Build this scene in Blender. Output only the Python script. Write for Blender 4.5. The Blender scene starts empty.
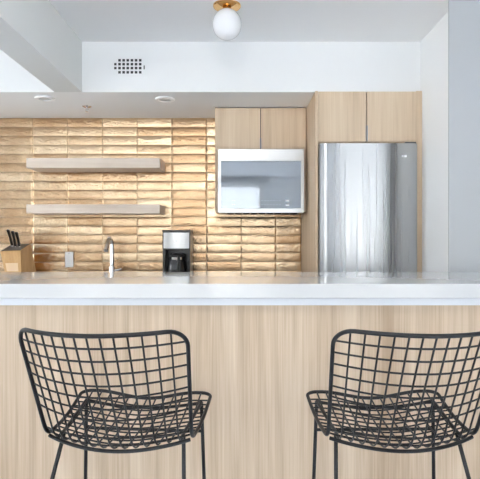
import bpy, bmesh, math, random
from mathutils import Vector, noise
random.seed(7)
S = bpy.context.scene
COL = S.collection
PI = math.pi

# ------------------------------------------------------------------ materials
def new_mat(name):
    m = bpy.data.materials.new(name)
    m.use_nodes = True
    nt = m.node_tree
    return m, nt, nt.nodes['Principled BSDF']

def plain(name, col, rough=0.5, metal=0.0, spec=0.5, bump=0.0, bscale=60, coat=0.0, aniso=0.0, var=0.0):
    m, nt, b = new_mat(name)
    b.inputs['Base Color'].default_value = (*col, 1)
    b.inputs['Roughness'].default_value = rough
    b.inputs['Metallic'].default_value = metal
    b.inputs['Specular IOR Level'].default_value = spec
    b.inputs['Coat Weight'].default_value = coat
    b.inputs['Anisotropic'].default_value = aniso
    tc = nt.nodes.new('ShaderNodeTexCoord')
    nz = nt.nodes.new('ShaderNodeTexNoise')
    nz.inputs['Scale'].default_value = bscale
    nz.inputs['Detail'].default_value = 4
    nt.links.new(tc.outputs['Object'], nz.inputs['Vector'])
    if bump:
        bp = nt.nodes.new('ShaderNodeBump')
        bp.inputs['Strength'].default_value = bump
        bp.inputs['Distance'].default_value = 0.002
        nt.links.new(nz.outputs['Fac'], bp.inputs['Height'])
        nt.links.new(bp.outputs['Normal'], b.inputs['Normal'])
    if var:
        mr = nt.nodes.new('ShaderNodeMapRange')
        mr.inputs['To Min'].default_value = max(0, rough - var)
        mr.inputs['To Max'].default_value = rough + var
        nt.links.new(nz.outputs['Fac'], mr.inputs['Value'])
        nt.links.new(mr.outputs['Result'], b.inputs['Roughness'])
    return m

def wood(name, dark, mid, light, stretch=(20, 20, .8), fine=(230, 230, 3.5), rough=0.5, seed=0.0):
    m, nt, b = new_mat(name)
    N, L = nt.nodes, nt.links
    tc = N.new('ShaderNodeTexCoord')
    def mapped(sc, off):
        mp = N.new('ShaderNodeMapping')
        mp.inputs['Scale'].default_value = sc
        mp.inputs['Location'].default_value = off
        L.new(tc.outputs['Object'], mp.inputs['Vector'])
        return mp
    n1 = N.new('ShaderNodeTexNoise'); n1.inputs['Scale'].default_value = 1; n1.inputs['Detail'].default_value = 5
    n1.inputs['Distortion'].default_value = 0.6
    L.new(mapped(stretch, (seed, seed * 2, 0)).outputs['Vector'], n1.inputs['Vector'])
    n2 = N.new('ShaderNodeTexNoise'); n2.inputs['Scale'].default_value = 1; n2.inputs['Detail'].default_value = 3
    L.new(mapped(fine, (seed, 0, seed)).outputs['Vector'], n2.inputs['Vector'])
    n3 = N.new('ShaderNodeTexNoise'); n3.inputs['Scale'].default_value = 1; n3.inputs['Detail'].default_value = 2
    L.new(mapped((5, 5, 0.35), (seed, 3, 1)).outputs['Vector'], n3.inputs['Vector'])
    a = N.new('ShaderNodeMath'); a.operation = 'MULTIPLY_ADD'
    a.inputs[1].default_value = 0.28; L.new(n2.outputs['Fac'], a.inputs[0])
    a2 = N.new('ShaderNodeMath'); a2.operation = 'MULTIPLY'; a2.inputs[1].default_value = 0.52
    L.new(n1.outputs['Fac'], a2.inputs[0]); L.new(a2.outputs[0], a.inputs[2])
    a3 = N.new('ShaderNodeMath'); a3.operation = 'MULTIPLY_ADD'; a3.inputs[1].default_value = 0.20
    L.new(n3.outputs['Fac'], a3.inputs[0]); L.new(a.outputs[0], a3.inputs[2])
    cr = N.new('ShaderNodeValToRGB')
    e = cr.color_ramp.elements
    e[0].position = 0.32; e[0].color = (*dark, 1)
    e[1].position = 0.68; e[1].color = (*light, 1)
    k = e.new(0.5); k.color = (*mid, 1)
    L.new(a3.outputs[0], cr.inputs['Fac'])
    L.new(cr.outputs['Color'], b.inputs['Base Color'])
    b.inputs['Roughness'].default_value = rough
    b.inputs['Specular IOR Level'].default_value = 0.35
    bp = N.new('ShaderNodeBump'); bp.inputs['Strength'].default_value = 0.12; bp.inputs['Distance'].default_value = 0.001
    L.new(n2.outputs['Fac'], bp.inputs['Height']); L.new(bp.outputs['Normal'], b.inputs['Normal'])
    return m

def brushed(name, col, rough, along=(900, 900, 3), bump=0.06, aniso=0.5, rot=0.0):
    m, nt, b = new_mat(name)
    N, L = nt.nodes, nt.links
    tc = N.new('ShaderNodeTexCoord'); mp = N.new('ShaderNodeMapping'); nz = N.new('ShaderNodeTexNoise')
    mp.inputs['Scale'].default_value = along
    nz.inputs['Scale'].default_value = 1; nz.inputs['Detail'].default_value = 3
    L.new(tc.outputs['Object'], mp.inputs['Vector']); L.new(mp.outputs['Vector'], nz.inputs['Vector'])
    mr = N.new('ShaderNodeMapRange'); mr.inputs['To Min'].default_value = rough * (.55 if rot else .8); mr.inputs['To Max'].default_value = rough * (1.45 if rot else 1.2)
    L.new(nz.outputs['Fac'], mr.inputs['Value']); L.new(mr.outputs['Result'], b.inputs['Roughness'])
    b.inputs['Base Color'].default_value = (*col, 1); b.inputs['Metallic'].default_value = 1
    b.inputs['Anisotropic'].default_value = aniso
    b.inputs['Anisotropic Rotation'].default_value = rot
    tg = N.new('ShaderNodeTangent'); tg.direction_type = 'RADIAL'; tg.axis = 'Z'
    L.new(tg.outputs['Tangent'], b.inputs['Tangent'])
    bp = N.new('ShaderNodeBump'); bp.inputs['Strength'].default_value = bump; bp.inputs['Distance'].default_value = 0.0005
    L.new(nz.outputs['Fac'], bp.inputs['Height']); L.new(bp.outputs['Normal'], b.inputs['Normal'])
    return m

def tile_mat():
    m, nt, b = new_mat('gold_tile')
    N, L = nt.nodes, nt.links
    tc = N.new('ShaderNodeTexCoord')
    nz = N.new('ShaderNodeTexNoise'); nz.inputs['Scale'].default_value = 9; nz.inputs['Detail'].default_value = 3
    L.new(tc.outputs['Object'], nz.inputs['Vector'])
    cr = N.new('ShaderNodeValToRGB'); e = cr.color_ramp.elements
    e[0].position = .3; e[0].color = (0.54, 0.35, 0.20, 1)
    e[1].position = .7; e[1].color = (0.82, 0.635, 0.43, 1)
    at = N.new('ShaderNodeAttribute'); at.attribute_name = 'tone'
    ad = N.new('ShaderNodeMath'); ad.operation = 'MULTIPLY_ADD'; ad.inputs[1].default_value = .35
    L.new(nz.outputs['Fac'], ad.inputs[0]); L.new(at.outputs['Fac'], ad.inputs[2])
    L.new(ad.outputs[0], cr.inputs['Fac']); L.new(cr.outputs['Color'], b.inputs['Base Color'])
    b.inputs['Metallic'].default_value = 1
    b.inputs['Roughness'].default_value = 0.14
    mp = N.new('ShaderNodeMapping'); mp.inputs['Scale'].default_value = (60, 60, 110)
    L.new(tc.outputs['Object'], mp.inputs['Vector'])
    n2 = N.new('ShaderNodeTexNoise'); n2.inputs['Scale'].default_value = 1; n2.inputs['Detail'].default_value = 4
    n2.inputs['Distortion'].default_value = 1.2
    L.new(mp.outputs['Vector'], n2.inputs['Vector'])
    bp = N.new('ShaderNodeBump'); bp.inputs['Strength'].default_value = 0.5; bp.inputs['Distance'].default_value = 0.004
    L.new(n2.outputs['Fac'], bp.inputs['Height']); L.new(bp.outputs['Normal'], b.inputs['Normal'])
    return m

def sheer_mat(name='sheer_fabric', c=.93, lo=.38, hi=.5):
    m = bpy.data.materials.new(name); m.use_nodes = True
    nt = m.node_tree; N, L = nt.nodes, nt.links
    out = N['Material Output']; N.remove(N['Principled BSDF'])
    tr = N.new('ShaderNodeBsdfTranslucent'); tr.inputs['Color'].default_value = (c, c, c * .99, 1)
    df = N.new('ShaderNodeBsdfDiffuse'); df.inputs['Color'].default_value = (.9, .9, .89, 1)
    tp = N.new('ShaderNodeBsdfTransparent')
    wv = N.new('ShaderNodeTexNoise'); wv.inputs['Scale'].default_value = 40
    mr = N.new('ShaderNodeMapRange'); mr.inputs['To Min'].default_value = lo; mr.inputs['To Max'].default_value = hi
    L.new(wv.outputs['Fac'], mr.inputs['Value'])
    m1 = N.new('ShaderNodeMixShader'); m1.inputs[0].default_value = .35
    L.new(tr.outputs[0], m1.inputs[1]); L.new(df.outputs[0], m1.inputs[2])
    m2 = N.new('ShaderNodeMixShader'); L.new(mr.outputs['Result'], m2.inputs[0])
    L.new(m1.outputs[0], m2.inputs[1]); L.new(tp.outputs[0], m2.inputs[2])
    L.new(m2.outputs[0], out.inputs['Surface'])
    return m

def pane_mat():
    m = bpy.data.materials.new('window_glass'); m.use_nodes = True
    nt = m.node_tree; N, L = nt.nodes, nt.links
    out = N['Material Output']; N.remove(N['Principled BSDF'])
    gl = N.new('ShaderNodeBsdfGlossy'); gl.inputs['Roughness'].default_value = .02
    tp = N.new('ShaderNodeBsdfTransparent'); tp.inputs['Color'].default_value = (.95, .97, .97, 1)
    fr = N.new('ShaderNodeFresnel'); fr.inputs['IOR'].default_value = 1.45
    mx = N.new('ShaderNodeMixShader'); L.new(fr.outputs[0], mx.inputs[0])
    L.new(tp.outputs[0], mx.inputs[1]); L.new(gl.outputs[0], mx.inputs[2]); L.new(mx.outputs[0], out.inputs['Surface'])
    return m

def carafe_glass():
    m, nt, b = new_mat('carafe_glass')
    b.inputs['Base Color'].default_value = (.20, .20, .215, 1)
    b.inputs['Roughness'].default_value = .03
    b.inputs['Transmission Weight'].default_value = .85
    b.inputs['IOR'].default_value = 1.45
    return m

M = {}
M['wall'] = plain('white_paint', (.87, .875, .875), .55, bump=.06, bscale=180)
M['soffit'] = plain('soffit_paint', (.87, .88, .885), .6, bump=.05, bscale=160)
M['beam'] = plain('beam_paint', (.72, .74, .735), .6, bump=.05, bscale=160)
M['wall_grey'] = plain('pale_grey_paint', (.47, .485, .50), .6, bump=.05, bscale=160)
M['ceil'] = plain('ceiling_paint', (.88, .885, .885), .7, bump=.05, bscale=160)
M['floor'] = plain('pale_floor', (.56, .62, .74), .4, bump=.05, bscale=12, var=.05)
M['oak_bar'] = wood('bar_oak', (.42, .30, .195), (.60, .462, .33), (.74, .61, .465), seed=1.3)
M['oak_cab'] = wood('cabinet_oak', (.58, .43, .285), (.72, .565, .405), (.80, .66, .50), seed=4.1)
M['oak_shelf'] = wood('shelf_oak', (.64, .54, .45), (.71, .61, .52), (.78, .68, .59), stretch=(1.1, 26, 26), fine=(4, 260, 260), seed=2.2)
M['block_wood'] = wood('block_wood', (.50, .285, .115), (.60, .36, .16), (.69, .44, .215), stretch=(40, 40, 3), fine=(300, 300, 8))
M['label'] = plain('pale_label', (.80, .60, .38), .6)
M['quartz'] = plain('white_quartz', (.63, .63, .625), .07, spec=.5, var=.02, bscale=30)
M['apron'] = plain('white_laminate', (.80, .82, .85), .5)
M['tile'] = tile_mat()
M['grout'] = plain('grout', (.55, .43, .30), .8, bump=.2)
M['steel'] = brushed('brushed_steel', (.52, .53, .54), .25, along=(70, 70, .8), bump=.0, aniso=1.0, rot=.25)
M['steel_h'] = brushed('brushed_steel_across', (.52, .525, .525), .30, along=(700, 3, 3), bump=0, aniso=.6)
M['steel_band'] = plain('steel_band', (.60, .60, .60), .33, metal=1, var=.04, bscale=20)
M['mirror_glass'] = plain('tinted_door_glass', (.33, .36, .40), .03, metal=.6)
M['chrome'] = plain('chrome', (.82, .83, .85), .08, metal=1)
M['brass'] = plain('polished_brass', (.72, .44, .17), .14, metal=1, var=.03, bscale=20)
M['opal'] = plain('opal_glass', (.88, .885, .90), .10, spec=.5, coat=.3)
M['added_lamp'] = plain('added_lamp_opal', (.88, .885, .90), .10)
_b = M['added_lamp'].node_tree.nodes['Principled BSDF']
_b.inputs['Emission Color'].default_value = (1, .97, .93, 1); _b.inputs['Emission Strength'].default_value = 22
M['black_metal'] = plain('black_powder_coat', (.007, .0075, .009), .45, bump=.06, bscale=500)
M['black_plastic'] = plain('black_plastic', (.014, .014, .015), .28)
M['dark_gap'] = plain('dark_void', (.02, .02, .022), .9)
M['white_plastic'] = plain('white_plastic', (.92, .92, .92), .35)
M['lens'] = plain('frosted_lens', (.92, .92, .92), .45)
M['lamp_lens'] = plain('lamp_lens', (.55, .56, .57), .4)
M['sheer'] = sheer_mat()
M['drape'] = sheer_mat('linen_drape', .76, .20, .26)
M['pane'] = pane_mat()
M['carafe'] = carafe_glass()
M['coffee'] = plain('dark_coffee', (.02, .012, .008), .1)
M['frame_dark'] = plain('dark_window_frame', (.10, .10, .11), .45)
M['track'] = plain('grey_track', (.35, .36, .38), .5)
M['edge_pull'] = plain('anodised_pull', (.35, .40, .48), .3, metal=1)
M['hole_dark'] = plain('hole_shade_grey', (.06, .06, .065), .7)
M['cab_in'] = plain('cabinet_inside', (.55, .50, .44), .6)
M['print'] = plain('white_print', (.85, .87, .9), .4)
M['grey_print'] = plain('grey_print', (.30, .32, .35), .4)

# ------------------------------------------------------------------ mesh helpers
def box(bm, x0, x1, y0, y1, z0, z1, bev=0.0, seg=2):
    vs = [bm.verts.new((x, y, z)) for x in (x0, x1) for y in (y0, y1) for z in (z0, z1)]
    F = [(0, 1, 3, 2), (4, 6, 7, 5), (0, 4, 5, 1), (2, 3, 7, 6), (0, 2, 6, 4), (1, 5, 7, 3)]
    fs = [bm.faces.new([vs[i] for i in f]) for f in F]
    if bev:
        es = list({e for f in fs for e in f.edges})
        bmesh.ops.bevel(bm, geom=es, offset=bev, segments=seg, affect='EDGES', profile=.5)

def hexa(bm, b4, t4, bev=0):
    vb = [bm.verts.new(p) for p in b4]; vt = [bm.verts.new(p) for p in t4]
    fs = [bm.faces.new(vb[::-1]), bm.faces.new(vt)]
    for i in range(4):
        j = (i + 1) % 4
        fs.append(bm.faces.new((vb[i], vb[j], vt[j], vt[i])))
    if bev:
        bmesh.ops.bevel(bm, geom=list({e for f in fs for e in f.edges}), offset=bev, segments=2, affect='EDGES', profile=.5)

def tube(bm, pts, r, closed=False, seg=8):
    pts = [Vector(p) for p in pts]
    n = len(pts)
    rr = r if isinstance(r, (list, tuple)) else [r] * n
    tans = []
    for i in range(n):
        a = pts[(i - 1) % n] if (closed or i > 0) else pts[i]
        b = pts[(i + 1) % n] if (closed or i < n - 1) else pts[i]
        tans.append((b - a).normalized())
    up = Vector((0, 0, 1)) if abs(tans[0].z) < .9 else Vector((0, 1, 0))
    nrm = (up - tans[0] * up.dot(tans[0])).normalized()
    rings = []
    for i in range(n):
        t = tans[i]
        nrm = (nrm - t * nrm.dot(t)).normalized()
        bi = t.cross(nrm)
        rings.append([bm.verts.new(pts[i] + (nrm * math.cos(2 * PI * k / seg) + bi * math.sin(2 * PI * k / seg)) * rr[i]) for k in range(seg)])
    m = n if closed else n - 1
    off = 0
    if closed:      # find best alignment of last ring with first
        last = rings[-1]
        off = min(range(seg), key=lambda o: sum((last[k].co - rings[0][(k + o) % seg].co).length for k in range(seg)))
    for i in range(m):
        A = rings[i]; B = rings[(i + 1) % n]; o = off if (closed and i == n - 1) else 0
        for k in range(seg):
            bm.faces.new((A[k], A[(k + 1) % seg], B[(k + 1 + o) % seg], B[(k + o) % seg]))
    if not closed:
        bm.faces.new(rings[0][::-1]); bm.faces.new(rings[-1])

def lathe(bm, prof, c, seg=32, axis='z'):
    rings = []
    for (r, h) in prof:
        ring = []
        for k in range(seg):
            a = 2 * PI * k / seg
            p = (r * math.cos(a), r * math.sin(a), h)
            if axis == 'y': p = (p[0], p[2], p[1])
            if axis == 'x': p = (p[2], p[0], p[1])
            ring.append(bm.verts.new((c[0] + p[0], c[1] + p[1], c[2] + p[2])))
        rings.append(ring)
    for A, B in zip(rings, rings[1:]):
        for k in range(seg):
            bm.faces.new((A[k], A[(k + 1) % seg], B[(k + 1) % seg], B[k]))
    if prof[0][0] > 1e-5: bm.faces.new(rings[0][::-1])
    if prof[-1][0] > 1e-5: bm.faces.new(rings[-1])

def build(name, mat, parent, fn, smooth=False, world=True):
    """one mesh object; fn(bm) adds shapes in world coordinates (or local to its parent when world=False)"""
    bm = bmesh.new(); fn(bm)
    bmesh.ops.remove_doubles(bm, verts=bm.verts, dist=1e-6)
    bmesh.ops.recalc_face_normals(bm, faces=bm.faces)
    base = Vector((0, 0, 0))
    p = parent
    while p is not None and world:
        base += p.location; p = p.parent
    if world: bmesh.ops.translate(bm, verts=bm.verts, vec=-base)
    me = bpy.data.meshes.new(name); bm.to_mesh(me); bm.free()
    me.materials.append(mat)
    if smooth:
        me.polygons.foreach_set('use_smooth', [True] * len(me.polygons))
        me.set_sharp_from_angle(angle=math.radians(40))
    o = bpy.data.objects.new(name, me); COL.objects.link(o)
    o.parent = parent
    return o

def tag(o, label, cat, group=None, kind=None):
    o['label'] = label; o['category'] = cat
    if group: o['group'] = group
    if kind: o['kind'] = kind
    return o

def thing(name, label, cat, loc, group=None, rz=0):
    o = bpy.data.objects.new(name, None); COL.objects.link(o)
    o.location = loc; o.rotation_euler = (0, 0, rz); o.empty_display_size = .05
    return tag(o, label, cat, group)

def struct(name, mat, fn, label, cat, smooth=False):
    return tag(build(name, mat, None, fn, smooth), label, cat, kind='structure')

def bx(*a, **k): return lambda bm: box(bm, *a, **k)

# ------------------------------------------------------------------ the setting
CZ = 2.394          # ceiling height
SZ = 2.093         # underside of the soffit
YB = 3.75          # kitchen wall
XL, XR, YF = -2.8, 3.2, -3.2
struct('floor', M['floor'], bx(XL - .1, XR + .1, YF - .3, YB + .1, -.1, 0), 'pale grey floor under the bar and stools', 'floor')
struct('ceiling', M['ceil'], bx(XL - .1, XR + .1, YF - .3, YB + .1, CZ, CZ + .1), 'flat white ceiling holding the globe light', 'ceiling')
struct('wall_back', M['wall'], bx(XL - .1, XR + .1, YB + .012, YB + .1, 0, CZ), 'white kitchen wall behind the gold tiles', 'wall')
LW, RW = (-2.9, .2), (-2.9, -.5)      # side window openings in the living area, added for more even light
KW = (2.2, 3.3, 1.0, 1.95)      # window added to brighten the kitchen, past the end of the worktop run
def side_wall(x0, x1, w, yend, kit=None):
    def fn(bm):
        box(bm, x0, x1, YF - .2, w[0], 0, CZ)
        if kit:
            box(bm, x0, x1, w[1], kit[0], 0, CZ); box(bm, x0, x1, kit[1], yend, 0, CZ)
            box(bm, x0, x1, kit[0], kit[1], 0, kit[2]); box(bm, x0, x1, kit[0], kit[1], kit[3], CZ)
        else:
            box(bm, x0, x1, w[1], yend, 0, CZ)
        box(bm, x0, x1, w[0], w[1], 0, .12); box(bm, x0, x1, w[0], w[1], 2.26, CZ)
    return fn
struct('wall_left', M['wall'], side_wall(XL - .1, XL, LW, YB + .1, KW), 'white side wall left of the kitchen', 'wall')
struct('wall_right', M['wall'], side_wall(XR, XR + .1, RW, 2.56), 'white side wall of the living area', 'wall')
def added_side_window(x, w):
    def fn(bm):
        t = .05
        box(bm, x - .03, x + .03, w[0], w[1], .12, .17); box(bm, x - .03, x + .03, w[0], w[1], 2.21, 2.26)
        for k in range(5):
            y = min(max(w[0] + (w[1] - w[0]) * k / 4, w[0] + t / 2), w[1] - t / 2)
            box(bm, x - .03, x + .03, y - t / 2, y + t / 2, .12, 2.26)
    return fn
struct('wall_kitchen_right', M['soffit'], bx(1.079, XR + .1, 2.51, YB + .02, 0, CZ), 'white wall beside the wood fridge cabinet', 'wall')
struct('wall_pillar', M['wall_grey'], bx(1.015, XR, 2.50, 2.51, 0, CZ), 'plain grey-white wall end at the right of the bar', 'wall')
struct('ceiling_soffit', M['soffit'], bx(XL, 1.079, 3.08, YB + .012, SZ, CZ), 'white dropped soffit above the kitchen cabinets', 'soffit')
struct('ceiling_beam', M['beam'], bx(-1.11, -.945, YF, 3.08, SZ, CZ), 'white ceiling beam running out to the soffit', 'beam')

W = [(-2.45, .43), (1.45, 2.73)]       # window openings behind the camera
def wall_front(bm):
    xs = [XL, W[0][0], W[0][1], W[1][0], W[1][1], XR]
    for a, b in ((0, 1), (2, 3), (4, 5)):
        box(bm, xs[a], xs[b], YF - .2, YF, 0, CZ)
    for w in W:
        box(bm, w[0], w[1], YF - .2, YF, 0, .12)
        box(bm, w[0], w[1], YF - .2, YF, 2.26, CZ)
struct('wall_front', M['wall'], wall_front, 'white window wall across from the kitchen', 'wall')
for n, x, w, lab in ((3, XL - .05, LW, 'long window added for light in the side wall left of the bar'), (4, XR + .05, RW, 'long window added for light in the side wall right of the bar')):
    f = struct('window_%d' % n, M['frame_dark'], added_side_window(x, w), lab, 'window')
    build('pane', M['pane'], f, bx(x - .003, x + .003, w[0] + .03, w[1] - .03, .15, 2.23))
def added_kwin(bm):
    t = .04
    for z in (KW[2], KW[3] - t): box(bm, XL - .08, XL - .02, KW[0], KW[1], z, z + t)
    for y in (KW[0], (KW[0] + KW[1] - t) / 2, KW[1] - t): box(bm, XL - .08, XL - .02, y, y + t, KW[2], KW[3])
f = struct('window_5', M['white_plastic'], added_kwin, 'white-framed kitchen window added for light in the side wall', 'window')
build('pane', M['pane'], f, bx(XL - .053, XL - .047, KW[0] + .02, KW[1] - .02, KW[2] + .02, KW[3] - .02))
for i, (w, lab) in enumerate(zip(W, ('wide dark-framed window behind sheer curtains', 'narrow dark-framed window behind one sheer curtain'))):
    def fr(bm, w=w, i=i):
        t = .05
        box(bm, w[0], w[1], YF - .14, YF - .08, .12, .12 + t); box(bm, w[0], w[1], YF - .14, YF - .08, 2.26 - t, 2.26)
        n = 3 if i == 0 else 2
        for k in range(n + 1):
            x = w[0] + (w[1] - w[0]) * k / n
            x = min(max(x, w[0] + t / 2), w[1] - t / 2)
            box(bm, x - t / 2, x + t / 2, YF - .14, YF - .08, .12, 2.26)
    f = struct('window_%d' % (i + 1), M['frame_dark'], fr, lab, 'window')
    build('pane', M['pane'], f, bx(w[0] + .03, w[1] - .03, YF - .113, YF - .108, .15, 2.23))

def curtain(x0, x1, ph, side=None):
    def fn(bm):
        nx = int((x1 - x0) / .012); nz = 10
        g = []
        for i in range(nx + 1):
            x = x0 + (x1 - x0) * i / nx
            row = []
            for k in range(nz + 1):
                z = .03 + 2.26 * k / nz
                a = .028 * (1.1 - .35 * k / nz)
                y = YF + .09 + a * math.sin(x * 58 + ph + .8 * noise.noise(Vector((x * 5, k * .25, ph)))) + .01 * noise.noise(Vector((x * 14, k * .3, 3)))
                if side is not None: row.append(bm.verts.new((side + (YF - y) if side > 0 else side + (y - YF), x, z)))
                else: row.append(bm.verts.new((x, y, z)))
            g.append(row)
        for i in range(nx):
            for k in range(nz):
                bm.faces.new((g[i][k], g[i + 1][k], g[i + 1][k + 1], g[i][k + 1]))
    return fn
for (a, b, ph, lab) in ((-2.5, -1.08, .3, 'white sheer curtain by the side wall, at the wide window'),
                        (-1.02, .46, 1.7, 'white sheer curtain at the inner half of the wide window'),
                        (1.40, 2.04, 2.9, 'white sheer curtain over the inner pane of the narrow window'),
                        (2.13, 2.77, 4.1, 'white sheer curtain over the outer pane of the narrow window')):
    c = build('curtain', M['drape'], None, curtain(a, b, ph), True)
    tag(c, lab, 'curtain', 'sheer curtains')
for (a, b, ph, sd, lab) in ((-2.95, .24, .9, XL, 'long white sheer curtain over the added side window left of the bar'),
                            (-2.95, -.46, 2.2, XR, 'long white sheer curtain over the added side window right of the bar')):
    tag(build('curtain', M['sheer'], None, curtain(a, b, ph, sd), True), lab, 'curtain', 'sheer curtains')  # sheers on the added side windows, diffusing their light
for (a, b, lab) in ((-2.55, .5, 'long grey curtain track over the wide window'), (1.36, 2.8, 'short grey curtain track over the narrow window')):
    tag(build('curtain_track', M['track'], None, bx(a, b, YF + .002, YF + .15, 2.30, 2.345, bev=.004)), lab, 'curtain track')

# gold tiles
CP, RP, X0 = .2527, .0655, -1.507
def tiles(bm):
    tone = bm.faces.layers.float.new('tone')
    g = .0017
    for c in range(-6, 8):
        xa, xb = X0 + c * CP + g, X0 + (c + 1) * CP - g
        xa = max(xa, XL); xb = min(xb, .446)
        if xb - xa < .02: continue
        for r in range(0, 18):
            zb = SZ - r * RP - g; za = max(SZ - (r + 1) * RP + g, .925)
            if zb - za < .012: continue
            nx, nz = max(4, int(40 * (xb - xa) / CP)), 10
            sd = c * 13.1 + r * 7.7
            tn = random.uniform(.15, .5) - (.12 if c == 4 else 0)  # one column toned darker, a reflection put into the tile colour
            tx = random.uniform(-.004, .004); tz = random.uniform(-.0016, .0016)
            rough = random.uniform(.6, 1.35)
            G = []
            for i in range(nx + 1):
                u = i / nx; row = []
                for k in range(nz + 1):
                    v = k / nz
                    x = xa + (xb - xa) * u; z = za + (zb - za) * v
                    p = Vector((x * 16 + sd, z * 42, sd))
                    h = .0012 * rough * noise.noise(p) + .0012 * rough * noise.noise(Vector((x * 50, z * 95, sd))) + .0010 * rough * noise.noise(Vector((x * 95, z * 150, sd + 5)))
                    pill = (1 - ((.5 - v) / .5) ** 2.0) if v < .5 else 1 - ((v - .5) / .5) ** 4
                    pillu = 1 - abs(2 * u - 1) ** 14
                    d = .0045 + (.0025 + h) * pill * min(1, pillu * 3 + .1) + tx * (u - .5) * .6 + tz * (v - .5)
                    row.append(bm.verts.new((x, YB - max(.001, d), z)))
                G.append(row)
            for i in range(nx):
                for k in range(nz):
                    bm.faces.new((G[i][k], G[i + 1][k], G[i + 1][k + 1], G[i][k + 1]))[tone] = tn
            # side skirts back to the grout
            ring = [G[i][0] for i in range(nx + 1)] + [G[nx][k] for k in range(1, nz + 1)] + [G[i][nz] for i in range(nx - 1, -1, -1)] + [G[0][k] for k in range(nz - 1, 0, -1)]
            bk = [bm.verts.new((v.co.x, YB + .002, v.co.z)) for v in ring]
            for i in range(len(ring)):
                j = (i + 1) % len(ring)
                bm.faces.new((ring[i], ring[j], bk[j], bk[i]))[tone] = tn
sp = struct('wall_backsplash', M['tile'], tiles, 'wavy metallic gold tile backsplash from counter to soffit', 'backsplash', True)
build('grout', M['grout'], sp, bx(XL, .446, YB - .001, YB + .011, .922, SZ))

# ------------------------------------------------------------------ bar
BF, BB, BT = 1.84, 2.49, 1.056
tag(build('bar_countertop', M['quartz'], None, bx(-2.0, 1.95, BF, BB, BT - .052, BT, bev=.003)), 'long white quartz bar top in front of the kitchen', 'countertop')
bar = thing('breakfast_bar', 'oak-veneer bar base facing the two wire stools', 'bar', (0, 2.15, 0))
build('front_panel', M['oak_bar'], bar, bx(-1.96, 1.92, 1.888, 1.908, .08, .974))
build('apron', M['apron'], bar, bx(-1.97, 1.93, 1.880, 1.908, .9742, BT - .0525, bev=.001))
build('carcass', M['apron'], bar, bx(-1.96, 1.92, 1.9082, 2.455, .08, BT - .0525))
build('plinth', M['black_plastic'], bar, bx(-1.9, 1.88, 1.93, 2.42, 0, .0798))

# kitchen run on the back wall
base = thing('base_cabinet', 'low oak base cabinet run under the gold tiles', 'cabinet', (-1.1, 3.4, 0))
build('body', M['oak_cab'], base, bx(XL + .005, .43, 3.17, 3.74, .09, .879))
build('plinth', M['black_plastic'], base, bx(XL + .005, .43, 3.22, 3.73, 0, .0898))
for k in range(6):
    x = -2.78 + k * .535
    d = build('door', M['oak_cab'], base, bx(x, x + .531, 3.15, 3.1698, .1, .872, bev=.001))
    build('handle', M['chrome'], d, bx(x + .2, x + .34, 3.135, 3.1498, .862, .870))
tag(build('kitchen_countertop', M['quartz'], None, bx(XL + .005, .435, 3.12, 3.739, .88, .92, bev=.002)), 'white kitchen worktop along the gold tile wall', 'countertop')

# ------------------------------------------------------------------ floating shelves
for (z0, z1, lab) in ((1.696, 1.764, 'upper pale wood floating shelf on the gold tiles'), (1.387, 1.449, 'lower pale wood floating shelf on the gold tiles')):
    tag(build('floating_shelf', M['oak_shelf'], None, bx(-1.452, -.544, 3.50, 3.7385, z0, z1, bev=.0015)), lab, 'shelf', 'floating shelves')

# ------------------------------------------------------------------ cabinet over microwave
c1 = thing('wall_cabinet', 'two-door oak wall cabinet above the microwave', 'cabinet', (.137, 3.6, 1.383))
def c1body(bm):
    box(bm, -.1665, -.148, 3.435, 3.7385, 1.395, SZ - .003)
    box(bm, .421, .442, 3.435, 3.7385, 1.395, SZ - .003)
    box(bm, -.148, .421, 3.45, 3.7385, 1.806, SZ - .003)
build('body', M['oak_cab'], c1, c1body)
for (a, b) in ((-.160, .1350), (.1400, .436)):
    d = build('door', M['oak_cab'], c1, bx(a, b, 3.428, 3.4495 if False else 3.4345, 1.812, SZ - .008, bev=.0008))
    e = (b - .0022, b + .0006) if b < .2 else (a - .0006, a + .0022)
    hd = build('handle', M['edge_pull'], d, bx(e[0], e[1], 3.424, 3.4278, 1.814, 1.885, bev=.0008))
build('gap_shadow', M['dark_gap'], c1, bx(.1345, .1405, 3.4355, 3.4498, 1.812, SZ - .008)).name = 'gap_shade'  # dark strip painting in the shade between the doors

mw = thing('microwave', 'stainless over-range microwave with mirrored glass door', 'microwave', (.137, 3.55, 1.383))
MX0, MX1, MZ0, MZ1, MY = -.1435, .4178, 1.384, 1.801, 3.36
build('body', M['black_plastic'], mw, bx(MX0 + .003, MX1 - .003, MY + .03, 3.7385, MZ0 + .004, MZ1))
gx0, gx1, gz0, gz1 = -.124, .398, 1.414, 1.722
def mwdoor(bm):
    y0, y1 = MY, MY + .0295
    box(bm, MX0, MX1, y0, y1, gz1, MZ1, bev=.002); box(bm, MX0, MX1, y0, y1, MZ0, gz0, bev=.002)
    box(bm, MX0, gx0, y0, y1, gz0 - .003, gz1 + .003); box(bm, gx1, MX1, y0, y1, gz0 - .003, gz1 + .003)
dr = build('door', M['steel_h'], mw, mwdoor)
build('glass', M['mirror_glass'], dr, bx(gx0 - .001, gx1 + .001, MY + .003, MY + .02, gz0 - .001, gz1 + .001))
ms = 3.36 / 515
def key_mark(name, mat, px, py, w, h):
    x = (px - 240) * ms; z = 1.22 + (238 - py) * ms
    build(name, mat, mw, bx(x - w / 2 * ms, x + w / 2 * ms, MY + .002, MY + .0042, z - h / 2 * ms, z + h / 2 * ms))
for py in (200.7, 205.2): key_mark('button', M['print'], 287.4, py, 3.6, 1.5)
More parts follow.
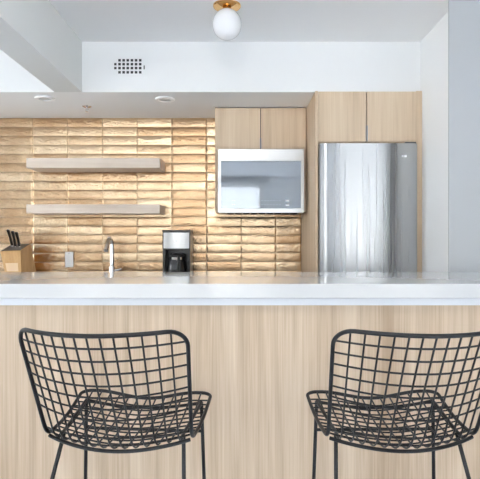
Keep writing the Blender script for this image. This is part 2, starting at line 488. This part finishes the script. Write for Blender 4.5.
for py in (200.6, 204.6):
    for px in (232.5, 234.5, 262, 265, 268, 271, 274, 277, 280): key_mark('key_mark', M['grey_print'], px, py, 1.1, .5)
def vent_u(bm):
    for k in range(9):
        x = MX0 + .06 + k * .052
        box(bm, x, x + .042, MY + .035, MY + .07, MZ0 - .006, MZ0 + .005)
build('vent_grille', M['dark_gap'], mw, vent_u)

# ------------------------------------------------------------------ fridge cabinet and fridge
fc = thing('fridge_cabinet', 'tall oak cabinet surround framing the fridge', 'cabinet', (.77, 3.4, 0))
FY = 3.05
build('side_panel', M['oak_cab'], fc, bx(.446, .463, FY, 3.7385, 0, SZ - .002, bev=.0008))
build('side_panel', M['oak_cab'], fc, bx(1.044, 1.078, FY, 3.7385, 0, SZ - .002, bev=.0008))
build('body', M['oak_cab'], fc, bx(.4632, 1.0438, FY + .022, 3.7385, 1.786, SZ - .002))
for (a, b, hx) in ((.4645, .7465, (.7445, .7472)), (.7520, 1.0425, (.7513, .7552))):
    d = build('door', M['oak_cab'], fc, bx(a, b, FY - .001, FY + .0195, 1.790, SZ - .006, bev=.001))
    build('handle', M['edge_pull'], d, bx(hx[0], hx[1], FY - .006, FY - .0012, 1.792, 1.885, bev=.0008))
build('gap_shade', M['dark_gap'], fc, bx(.7465, .752, FY + .0195, FY + .0218, 1.79, SZ - .006))  # shade of the door gap put in as a dark strip

fr = thing('refrigerator', 'tall stainless refrigerator inside the oak surround', 'refrigerator', (.752, 3.35, 0))
RX0, RX1, RT = .4665, 1.0385, 1.773
build('body', M['frame_dark'], fr, bx(RX0 + .004, RX1 - .004, 3.09, 3.70, .02, RT - .006))
def fdoor(z0, z1):
    def fn(bm):
        n = 24; prof = []
        w = (RX1 - RX0) / 2; cx = (RX0 + RX1) / 2
        for i in range(n + 1):
            u = -1 + 2 * i / n
            e = max(0, abs(u) - .93) / .07
            prof.append((cx + u * w, 3.0 + .0045 * u * u + .016 * (1 - math.sqrt(max(0, 1 - e * e)))))
        lo = [bm.verts.new((x, y, z0)) for x, y in prof]; hi = [bm.verts.new((x, y, z1)) for x, y in prof]
        lb = [bm.verts.new((prof[i][0], 3.085, z0)) for i in (0, n)]; hb = [bm.verts.new((prof[i][0], 3.085, z1)) for i in (0, n)]
        for i in range(n): bm.faces.new((lo[i], lo[i + 1], hi[i + 1], hi[i]))
        bm.faces.new((lo[0], hi[0], hb[0], lb[0])); bm.faces.new((lo[n], lb[1], hb[1], hi[n]))
        bm.faces.new((lb[0], hb[0], hb[1], lb[1]))
        bm.faces.new(hi + [hb[1], hb[0]]); bm.faces.new(lo[::-1] + [lb[0], lb[1]])
    return fn
d = build('door', M['steel'], fr, fdoor(.66, RT), True)
build('handle', M['chrome'], d, lambda bm: tube(bm, [(.50, 2.999, .70), (.50, 2.96, .72), (.50, 2.96, 1.0), (.50, 2.999, 1.02)], .009))
build('drawer', M['steel'], fr, fdoor(.06, .65), True)
def badge(bm):
    s = 3.0 / 515
    z = 1.22 + (238 - 156) * s
    for px, w in ((402.7, 2.0), (405.6, 2.6)):
        x = (px - 240) * s
        lathe(bm, [(w * s / 2, -.0012), (w * s / 2, .0045)], (x, 3.0015, z), 16, 'y') if px < 404 else box(bm, x - w * s / 2, x + w * s / 2, 3.0003, 3.006, z - .007, z + .007, bev=.0005)
build('badge', M['print'], fr, badge)
build('hinge_cover', M['frame_dark'], fr, bx(.97, 1.034, 3.02, 3.10, RT + .0003, RT + .011, bev=.002))

# ------------------------------------------------------------------ soffit fittings
for (x, y, lab) in ((-1.215, 3.21, 'white recessed downlight in the soffit past the beam'), (-.471, 3.234, 'white recessed downlight in the soffit above the coffee maker')):
    t = thing('recessed_downlight', lab, 'light', (x, y, SZ), 'recessed downlights')
    build('trim_ring', M['white_plastic'], t, lambda bm: lathe(bm, [(.040, -.001), (.041, -.010), (.058, -.009), (.062, -.003), (.062, -.0003), (.040, -.0003)], (x, y, SZ), 36), True)
    build('lens', M['lamp_lens'], t, lambda bm: lathe(bm, [(.0395, -.0005), (.0395, -.004), (.02, -.0045), (.0, -.0045)], (x, y, SZ), 36), True)
t = thing('ceiling_sprinkler', 'small chrome fire sprinkler under the soffit', 'sprinkler', (-1.012, 3.406, SZ))
build('escutcheon', M['chrome'], t, lambda bm: lathe(bm, [(.030, -.0003), (.030, -.004), (.018, -.010), (.0, -.010)], (-1.012, 3.406, SZ), 28), True)
def sprk(bm):
    c = (-1.012, 3.406, SZ)
    lathe(bm, [(.007, -.0102), (.007, -.024), (.004, -.025), (.004, -.036), (.0, -.036)], c, 16)
    for s_ in (-1, 1):
        tube(bm, [(c[0] + s_ * .006, c[1], SZ - .018), (c[0] + s_ * .012, c[1], SZ - .027), (c[0] + s_ * .004, c[1], SZ - .037)], .002, seg=6)
    lathe(bm, [(.013, -.037), (.013, -.039), (.0, -.039)], c, 20)
build('sprinkler_head', M['chrome'], t, sprk)

# vent in the soffit face
t = thing('wall_vent', 'white vent plate with rows of square holes on the soffit', 'vent', (-.665, 3.08, 2.26))
def vent_holes():
    s = 3.08 / 515; out = []
    xs = [119.6 + 4.13 * i for i in range(6)]; ys = [60.4, 64.3, 68.2, 72.4]
    for py in ys:
        for px in xs: out.append((px, py, 1.35, 1.35))
    for py in ys[1:3]: out.append((115.4, py, 1.25, 1.25))
    out.append((144.2, 67.5, .6, 2.0))
    return [((px - 240) * s, 1.22 + (238 - py) * s, w * s, h * s) for px, py, w, h in out]
H = vent_holes()
vx0, vx1 = min(h[0] - h[2] for h in H) - .012, max(h[0] + h[2] for h in H) + .012
vz0, vz1 = min(h[1] - h[3] for h in H) - .012, max(h[1] + h[3] for h in H) + .012
def plate(bm):
    xs = sorted({vx0, vx1, *[h[0] - h[2] for h in H], *[h[0] + h[2] for h in H]})
    zs = sorted({vz0, vz1, *[h[1] - h[3] for h in H], *[h[1] + h[3] for h in H]})
    y0, y1 = 3.0765, 3.0796
    for i in range(len(xs) - 1):
        for k in range(len(zs) - 1):
            mx, mz = (xs[i] + xs[i + 1]) / 2, (zs[k] + zs[k + 1]) / 2
            if any(abs(mx - h[0]) < h[2] and abs(mz - h[1]) < h[3] for h in H): continue
            box(bm, xs[i], xs[i + 1], y0, y1, zs[k], zs[k + 1])
build('cover_plate', M['soffit'], t, plate)
build('hole_shade', M['hole_dark'], t, bx(vx0 + .004, vx1 - .004, 3.07965, 3.0799, vz0 + .004, vz1 - .004))  # thin dark sheet standing in for the shade inside the holes

# ------------------------------------------------------------------ globe light
def globe_light(gx, gy, glass, label):
  t = thing('ceiling_light', label, 'light', (gx, gy, CZ), 'globe ceiling lights')
  build('canopy', M['brass'], t, lambda bm: lathe(bm, [(.070, -.0003), (.070, -.006), (.067, -.009), (.03, -.011), (.0, -.011)], (gx, gy, CZ), 48), True)
  build('neck', M['brass'], t, lambda bm: lathe(bm, [(.010, -.0112), (.010, -.015), (.022, -.016), (.024, -.026), (.0, -.026)], (gx, gy, CZ), 32), True)
  def globe(bm):
    R = .0745; n = 24
    lathe(bm, [(R * math.sin(PI * i / n), 1.04 * R * math.cos(PI * i / n)) for i in range(n + 1)], (gx, gy, CZ - .096), 48)
  build('globe', glass, t, globe, True)
globe_light(-.066, 2.60, M['opal'], 'white opal globe ceiling light on a brass canopy near the soffit')
globe_light(-.14, .85, M['added_lamp'], 'added unseen lit opal globe on a brass canopy above the seating side of the bar')  # lamp added out of view to throw the other globe's shadow on the soffit

# ------------------------------------------------------------------ knife block and knives
kb = thing('knife_block', 'light wood knife block on the kitchen worktop', 'knife block', (-1.51, 3.5, .92))
def P3(px, py, D): return Vector(((px - 240) * D / 515, D, 1.22 - (py - 238) * D / 515))
xl, xr = -1.585, -1.452
tops = [(xl - .012, 3.43, 1.132), (xr, 3.41, 1.137), (xr + .004, 3.56, 1.179), (xl - .002, 3.575, 1.175)]
bots = [(xl + .020, 3.46, .9204), (xr - .004, 3.43, .9204), (xr + .018, 3.66, .9204), (xl + .012, 3.67, .9204)]
build('body', M['block_wood'], kb, lambda bm: hexa(bm, bots, tops, .002))
def slotface(bm):
    T = [Vector(p) for p in tops]
    c = sum(T, Vector()) / 4
    up = (T[1] - T[0]).cross(T[3] - T[0]).normalized()
    q = [c + (p - c) * .93 for p in T]
    hexa(bm, [p + up * .0003 for p in q], [p + up * .0025 for p in q])
build('slot_plate', M['black_plastic'], kb, slotface)
def klabel(bm):
    n = Vector((0, -1, 0))
    def on(u, v):
        a = Vector(bots[0]).lerp(Vector(bots[1]), u); b = Vector(tops[0]).lerp(Vector(tops[1]), u)
        return a.lerp(b, v)
    q = [on(.14, .36), on(.84, .36), on(.84, .62), on(.14, .62)]
    hexa(bm, [p + n * .0003 for p in q], [p + n * .0018 for p in q])
build('label_patch', M['label'], kb, klabel)
def knife_handle_fn(b, d, side, L, w):
    def fn(bm):
        d_ = d.normalized(); s_ = side.normalized(); t_ = d_.cross(s_)
        sec = [(0, .8), (.12, .95), (.5, .86), (.8, 1.0), (.95, 1.05), (1.0, .7)]
        rings = []
        for f, k in sec:
            c = b + d_ * (L * f) + t_ * (.004 * math.sin(f * PI))
            r = []
            for j in range(10):
                a = 2 * PI * j / 10
                r.append(bm.verts.new(c + s_ * (math.cos(a) * w * .62 * k) + t_ * (math.sin(a) * w * k)))
            rings.append(r)
        for A, B in zip(rings, rings[1:]):
            for j in range(10): bm.faces.new((A[j], A[(j + 1) % 10], B[(j + 1) % 10], B[j]))
        bm.faces.new(rings[0][::-1]); bm.faces.new(rings[-1])
    return fn
T = [Vector(p) for p in tops]
tup = (T[1] - T[0]).cross(T[3] - T[0]).normalized()
for (u, v, L, ln, lab) in ((.27, .62, .112, -.020, 'black-handled knife nearest the outer side of the knife block'),
                           (.50, .50, .104, -.014, 'black-handled knife in the middle of the knife block'),
                           (.73, .46, .098, -.018, 'black-handled knife in the block on the side toward the outlet')):
    b = T[0].lerp(T[1], u).lerp(T[3].lerp(T[2], u), v) + tup * .004
    d = Vector((ln / .1, -.16, 1))
    k = thing('kitchen_knife', lab, 'knife', b, 'knives in the block')
    build('handle', M['black_plastic'], k, knife_handle_fn(b + d.normalized() * .006, d, Vector((1, 0, 0)), L, .0150), True)
    def bol(bm): tube(bm, [b, b + d.normalized() * .0062], .0075, seg=10)
    build('bolster', M['chrome'], k, bol)

# ------------------------------------------------------------------ outlet
t = thing('wall_outlet', 'white switch plate on the gold tiles beside the faucet', 'outlet', (-1.238, 3.735, 1.075))
ox = -1.238; oz = 1.22 - (259.5 - 238) * 3.73 / 515
build('plate', M['white_plastic'], t, bx(ox - .030, ox + .030, 3.728, 3.738, oz - .056, oz + .056, bev=.003))
build('rocker', M['lens'], t, bx(ox - .013, ox + .013, 3.7255, 3.7279, oz - .027, oz + .027, bev=.001))
for s_ in (-1, 1):
    build('screw', M['chrome'], t, lambda bm: lathe(bm, [(.003, -.0012), (.003, .0004)], (ox, 3.728, oz + s_ * .043), 10, 'y'))

# ------------------------------------------------------------------ faucet
fx, fy = -.900, 3.62
t = thing('kitchen_faucet', 'chrome gooseneck kitchen faucet on the worktop', 'faucet', (fx, fy, .92))
build('base', M['chrome'], t, lambda bm: lathe(bm, [(.028, .0003), (.028, .006), (.022, .012), (.021, .095), (.016, .105), (.0, .105)], (fx, fy, .92), 28), True)
def spout(bm):
    pts = [(fx, fy, 1.0), (fx, fy, 1.165)]; rr = [.0165, .0150]
    for i in range(1, 11):
        a = PI * .62 * i / 10
        pts.append((fx - .002 * i / 10, fy - .055 * (1 - math.cos(a)), 1.165 + .055 * math.sin(a))); rr.append(.0125)
    tube(bm, pts, rr, seg=14)
build('spout', M['chrome'], t, spout, True)
def spray(bm):
    a = Vector((fx - .002, fy - .075, 1.214)); b = Vector((fx - .003, fy - .155, 1.135))
    tube(bm, [a, a.lerp(b, .2), a.lerp(b, .8), b], [.0128, .0145, .0165, .0150], seg=16)
build('spray_head', M['chrome'], t, spray, True)
def lever(bm):
    tube(bm, [(fx + .012, fy, .992), (fx + .035, fy - .003, .994), (fx + .07, fy - .008, 1.006)], [.009, .008, .0055], seg=12)
build('handle', M['chrome'], t, lever, True)

# ------------------------------------------------------------------ coffee maker
X0c, X1c, Yc = -.523, -.335, 3.45
cxm = (X0c + X1c) / 2
t = thing('coffee_maker', 'black and stainless drip coffee maker on the worktop', 'coffee maker', (cxm, 3.55, .92))
build('base', M['black_plastic'], t, bx(X0c, X1c, Yc - .005, 3.68, .9203, .958, bev=.006))
def tower(bm):
    box(bm, X0c + .003, X1c - .003, 3.595, 3.675, .9582, 1.262)
    for a, b in ((X0c + .001, X0c + .018), (X1c - .018, X1c - .001)):
        box(bm, a, b, 3.475, 3.600, .9582, 1.1418)
build('tower', M['black_plastic'], t, tower)
def rounded(x0, x1, yf, yb, z0, z1, bow=.02, n=16):
    def fn(bm):
        pr = [(x0 + (x1 - x0) * i / n, yf + bow * (2 * i / n - 1) ** 2) for i in range(n + 1)] + [(x1, yb), (x0, yb)]
        lo = [bm.verts.new((x, y, z0)) for x, y in pr]; hi = [bm.verts.new((x, y, z1)) for x, y in pr]
        for i in range(len(pr)):
            j = (i + 1) % len(pr); bm.faces.new((lo[i], lo[j], hi[j], hi[i]))
        bm.faces.new(hi); bm.faces.new(lo[::-1])
    return fn
build('brew_housing', M['black_plastic'], t, rounded(X0c, X1c, Yc + .004, 3.5845, 1.142, 1.262), True)
build('steel_band', M['steel_band'], t, rounded(X0c + .008, X1c - .008, Yc, Yc + .03, 1.150, 1.256, .018), True)
build('lid', M['black_plastic'], t, rounded(X0c - .001, X1c + .001, Yc - .002, 3.675, 1.2623, 1.274), True)
build('emblem', M['chrome'], t, lambda bm: lathe(bm, [(.0, -.0025), (.007, -.0025), (.009, -.001), (.009, .004)], (cxm, Yc - .001, 1.205), 20, 'y'), True)
build('warming_plate', M['chrome'], t, lambda bm: lathe(bm, [(.062, .0003), (.062, .004), (.0, .004)], (cxm, 3.515, .958), 32), True)
ca = thing('coffee_carafe', 'glass coffee carafe with black handle inside the coffee maker', 'carafe', (cxm, 3.515, .9625))
cpr = [(.0, .0), (.055, .0), (.066, .015), (.068, .05), (.060, .095), (.047, .118), (.049, .13), (.046, .13), (.044, .118), (.056, .095), (.064, .05), (.062, .017), (.052, .004), (.0, .004)]
build('glass_body', M['carafe'], ca, lambda bm: lathe(bm, cpr, (cxm, 3.515, .9625), 32), True)
build('lid', M['black_plastic'], ca, lambda bm: lathe(bm, [(.0, .131), (.051, .131), (.051, .143), (.03, .152), (.0, .153)], (cxm, 3.515, .9625), 32), True)
build('collar', M['chrome'], ca, lambda bm: lathe(bm, [(.0475, .112), (.051, .112), (.0515, .128), (.0495, .1285)], (cxm, 3.515, .9625), 32), True)
def chandle(bm):
    y = 3.515
    tube(bm, [(cxm + .012, y - .048, 1.088), (cxm + .018, y - .075, 1.092), (cxm + .022, y - .095, 1.075), (cxm + .022, y - .098, 1.03), (cxm + .02, y - .088, .995)], [.008, .009, .010, .010, .007], seg=10)
build('handle', M['black_plastic'], ca, chandle, True)

# ------------------------------------------------------------------ wire stools
NW = 6
UD = 7.15
def Pb(u, t):
    return Vector((u * (.206 + .013 * t), -.185 * t + (.06 + .045 * t) * u * u, .646 + .347 * t + .021 * (1 - t) * u * u))
def Ps(u, s):
    k = math.sin(PI / 2 * min(1, abs(u) / .82)) ** 2
    z = .646 + .030 * s - .016 * math.sin(PI * s) + .021 * u * u * (1 - s) + s * (.025 * k)
    return Vector((u * (.206 + .015 * s), .06 * u * u * (1 - s) + s * .375 - .012 * u * u * s, z))
def TBu(u): return .27 - .15 * u * u
def SBu(u): return .20 - .10 * u * u
def bend(u, n=8):
    a, b, c = Pb(u, TBu(u)), Pb(u, 0), Ps(u, SBu(u))
    b = b + Vector((0, -.012, -.012)) * (1 - u * u)
    return [a * (1 - f) ** 2 + b * 2 * f * (1 - f) + c * f * f for f in [i / n for i in range(n + 1)]]
TB, SB = TBu(1), SBu(1)
CU, CT = .80, .86
def t_top(u):
    a = abs(u)
    if a <= CU: return 1.0
    return CT + (1 - CT) * math.sqrt(max(0, 1 - ((a - CU) / (1 - CU)) ** 2))
def u_lim(t):
    if t <= CT: return 1.0
    return CU + (1 - CU) * math.sqrt(max(0, 1 - ((t - CT) / (1 - CT)) ** 2))
SU, SS = .86, .93
def s_end(u):
    a = abs(u)
    if a <= SU: return 1.0
    return SS + (1 - SS) * math.sqrt(max(0, 1 - ((a - SU) / (1 - SU)) ** 2))
def rear_pt(u): return bend(u)[5] + Vector((0, -.001, -.0085))
def rim_path():
    P = []
    for i in range(25): P.append(Pb(-CU + 2 * CU * i / 24, 1))
    for i in range(1, 8):
        a = PI / 2 * i / 8; P.append(Pb(CU + (1 - CU) * math.sin(a), CT + (1 - CT) * math.cos(a)))
    for i in range(9): P.append(Pb(1, CT + (TB - CT) * i / 8))
    P += bend(1)[1:]
    for i in range(1, 9): P.append(Ps(1, SB + (SS - SB) * i / 8))
    for i in range(1, 7):
        a = PI / 2 * i / 7; P.append(Ps(SU + (1 - SU) * math.cos(a), SS + (1 - SS) * math.sin(a)))
    h = P[24:]
    left = [Vector((-p.x, p.y, p.z)) for p in reversed(P[25:])]
    front = [Ps(SU - 2 * SU * i / 16, 1) for i in range(17)]
    return P + front + left
WR = .0026
def back_wires(bm):
    for i in range(-NW, NW + 1):
        u = i / UD; tt = t_top(u)
        pts = [Pb(u, tt + (TBu(u) - tt) * k / 14) for k in range(15)] + bend(u)[1:]
        tube(bm, pts, WR, seg=6)
    for k in range(1, 10):
        t = k / 10; ul = u_lim(t)
        off = Vector((0, .0036, 0))
        if t < .25: continue
        tube(bm, [Pb(-ul + 2 * ul * j / 24, t) + off for j in range(25)], WR, seg=6)
    for q in (2, 4): tube(bm, [bend(-1 + 2 * j / 24)[q] + Vector((0, .0036, .001)) for j in range(25)], WR, seg=6)
def seat_wires(bm):
    for i in range(-NW, NW + 1):
        u = i / UD; se = s_end(u)
        tube(bm, [Ps(u, SBu(u) + (se - SBu(u)) * k / 12) for k in range(13)], WR, seg=6)
    for k in range(1, 11):
        s = .2 + .8 * (k - 1) / 10.5
        tube(bm, [Ps(-1 + 2 * j / 24, s) + Vector((0, 0, -.0036)) for j in range(25)], WR, seg=6)
FT, FB = Vector((.193, .325, .682)), Vector((.212, .355, .006))
RTp, RB = rear_pt(.84).lerp(Vector((.178, FT.y, FT.z)), .2) + Vector((0, 0, -.004)), Vector((.240, -.225, .006))
def mir(v, s): return Vector((v.x * s, v.y, v.z))
def leg_fn(a, b, s):
    def fn(bm):
        tube(bm, [mir(a, s), mir(b, s)], .0059, seg=10)
        lathe(bm, [(.0075, -.006), (.0075, .004), (.004, .008)], mir(b, s), 12)
    return fn
def stool(loc, rz, label):
    r = thing('wire_bar_stool', label, 'stool', loc, 'black wire bar stools', rz)
    build('rim', M['black_metal'], r, lambda bm: tube(bm, rim_path(), .0056, True, 10), True, world=False)
    build('backrest', M['black_metal'], r, back_wires, True, world=False)
    build('seat', M['black_metal'], r, seat_wires, True, world=False)
    for a, b in ((FT, FB), (RTp, RB)):
        for s in (-1, 1):
            build('leg', M['black_metal'], r, leg_fn(a, b, s), True, world=False)
    def rear_bar(bm):
        tube(bm, [rear_pt(-.97 + 1.94 * j / 24) for j in range(25)], .0052, seg=10)
    def front_bar(bm):
        tube(bm, [(FT.x * (-1 + 2 * j / 20), FT.y, FT.z - .022 * (1 - (-1 + 2 * j / 20) ** 2)) for j in range(21)], .0052, seg=10)
        f = (FT.z - .587) / (FT.z - FB.z); q = FT.lerp(FB, f)
        tube(bm, [mir(q, -1), mir(q, 1)], .0052, seg=10)
    def side_bar(s):
        def fn(bm):
            tube(bm, [mir(rear_pt(.84), s), mir(RTp + Vector((0, 0, .004)), s), mir(FT, s)], .0052, seg=10)
        return fn
    build('rear_support', M['black_metal'], r, rear_bar, True, world=False)
    build('front_support', M['black_metal'], r, front_bar, True, world=False)
    for s in (-1, 1): build('side_support', M['black_metal'], r, side_bar(s), True, world=False)
    def foot(bm):
        fa = FT.lerp(FB, .64); ra = RTp.lerp(RB, .62)
        tube(bm, [mir(fa, -1), mir(fa, 1), mir(ra, 1), mir(ra, -1)], .0046, True, 10)
    build('footrest', M['black_metal'], r, foot, True, world=False)
    return r
stool((-.343, 1.375, 0), math.radians(-4.3), 'black wire-grid bar stool on the faucet side of the bar')
stool((.452, 1.375, 0), math.radians(1.2), 'black wire-grid bar stool on the fridge side of the bar, cropped by the frame')

# ------------------------------------------------------------------ daylight, camera
w = bpy.data.worlds.new('World'); S.world = w; w.use_nodes = True
bg = w.node_tree.nodes['Background']
bg.inputs['Color'].default_value = (1.0, .988, .995, 1)
bg.inputs['Strength'].default_value = 3.2

cam = bpy.data.cameras.new('Camera'); co = bpy.data.objects.new('Camera', cam); COL.objects.link(co)
co.location = (0, 0, 1.22); co.rotation_euler = (PI / 2, 0, 0)
cam.sensor_fit = 'HORIZONTAL'; cam.sensor_width = 36; cam.lens = 36 * 515 / 480
cam.shift_y = -1.5 / 480
cam.clip_start = .02
S.camera = co
S.view_settings.view_transform = 'Standard'; S.view_settings.look = 'None'
S.view_settings.exposure = 1.58; S.view_settings.gamma = 1.0; S.view_settings.use_curve_mapping = False
try:
    S.cycles.use_denoising = True
    S.cycles.max_bounces = 16; S.cycles.diffuse_bounces = 10; S.cycles.glossy_bounces = 6
    S.cycles.transparent_max_bounces = 12
    S.cycles.sample_clamp_indirect = 8
except Exception: pass
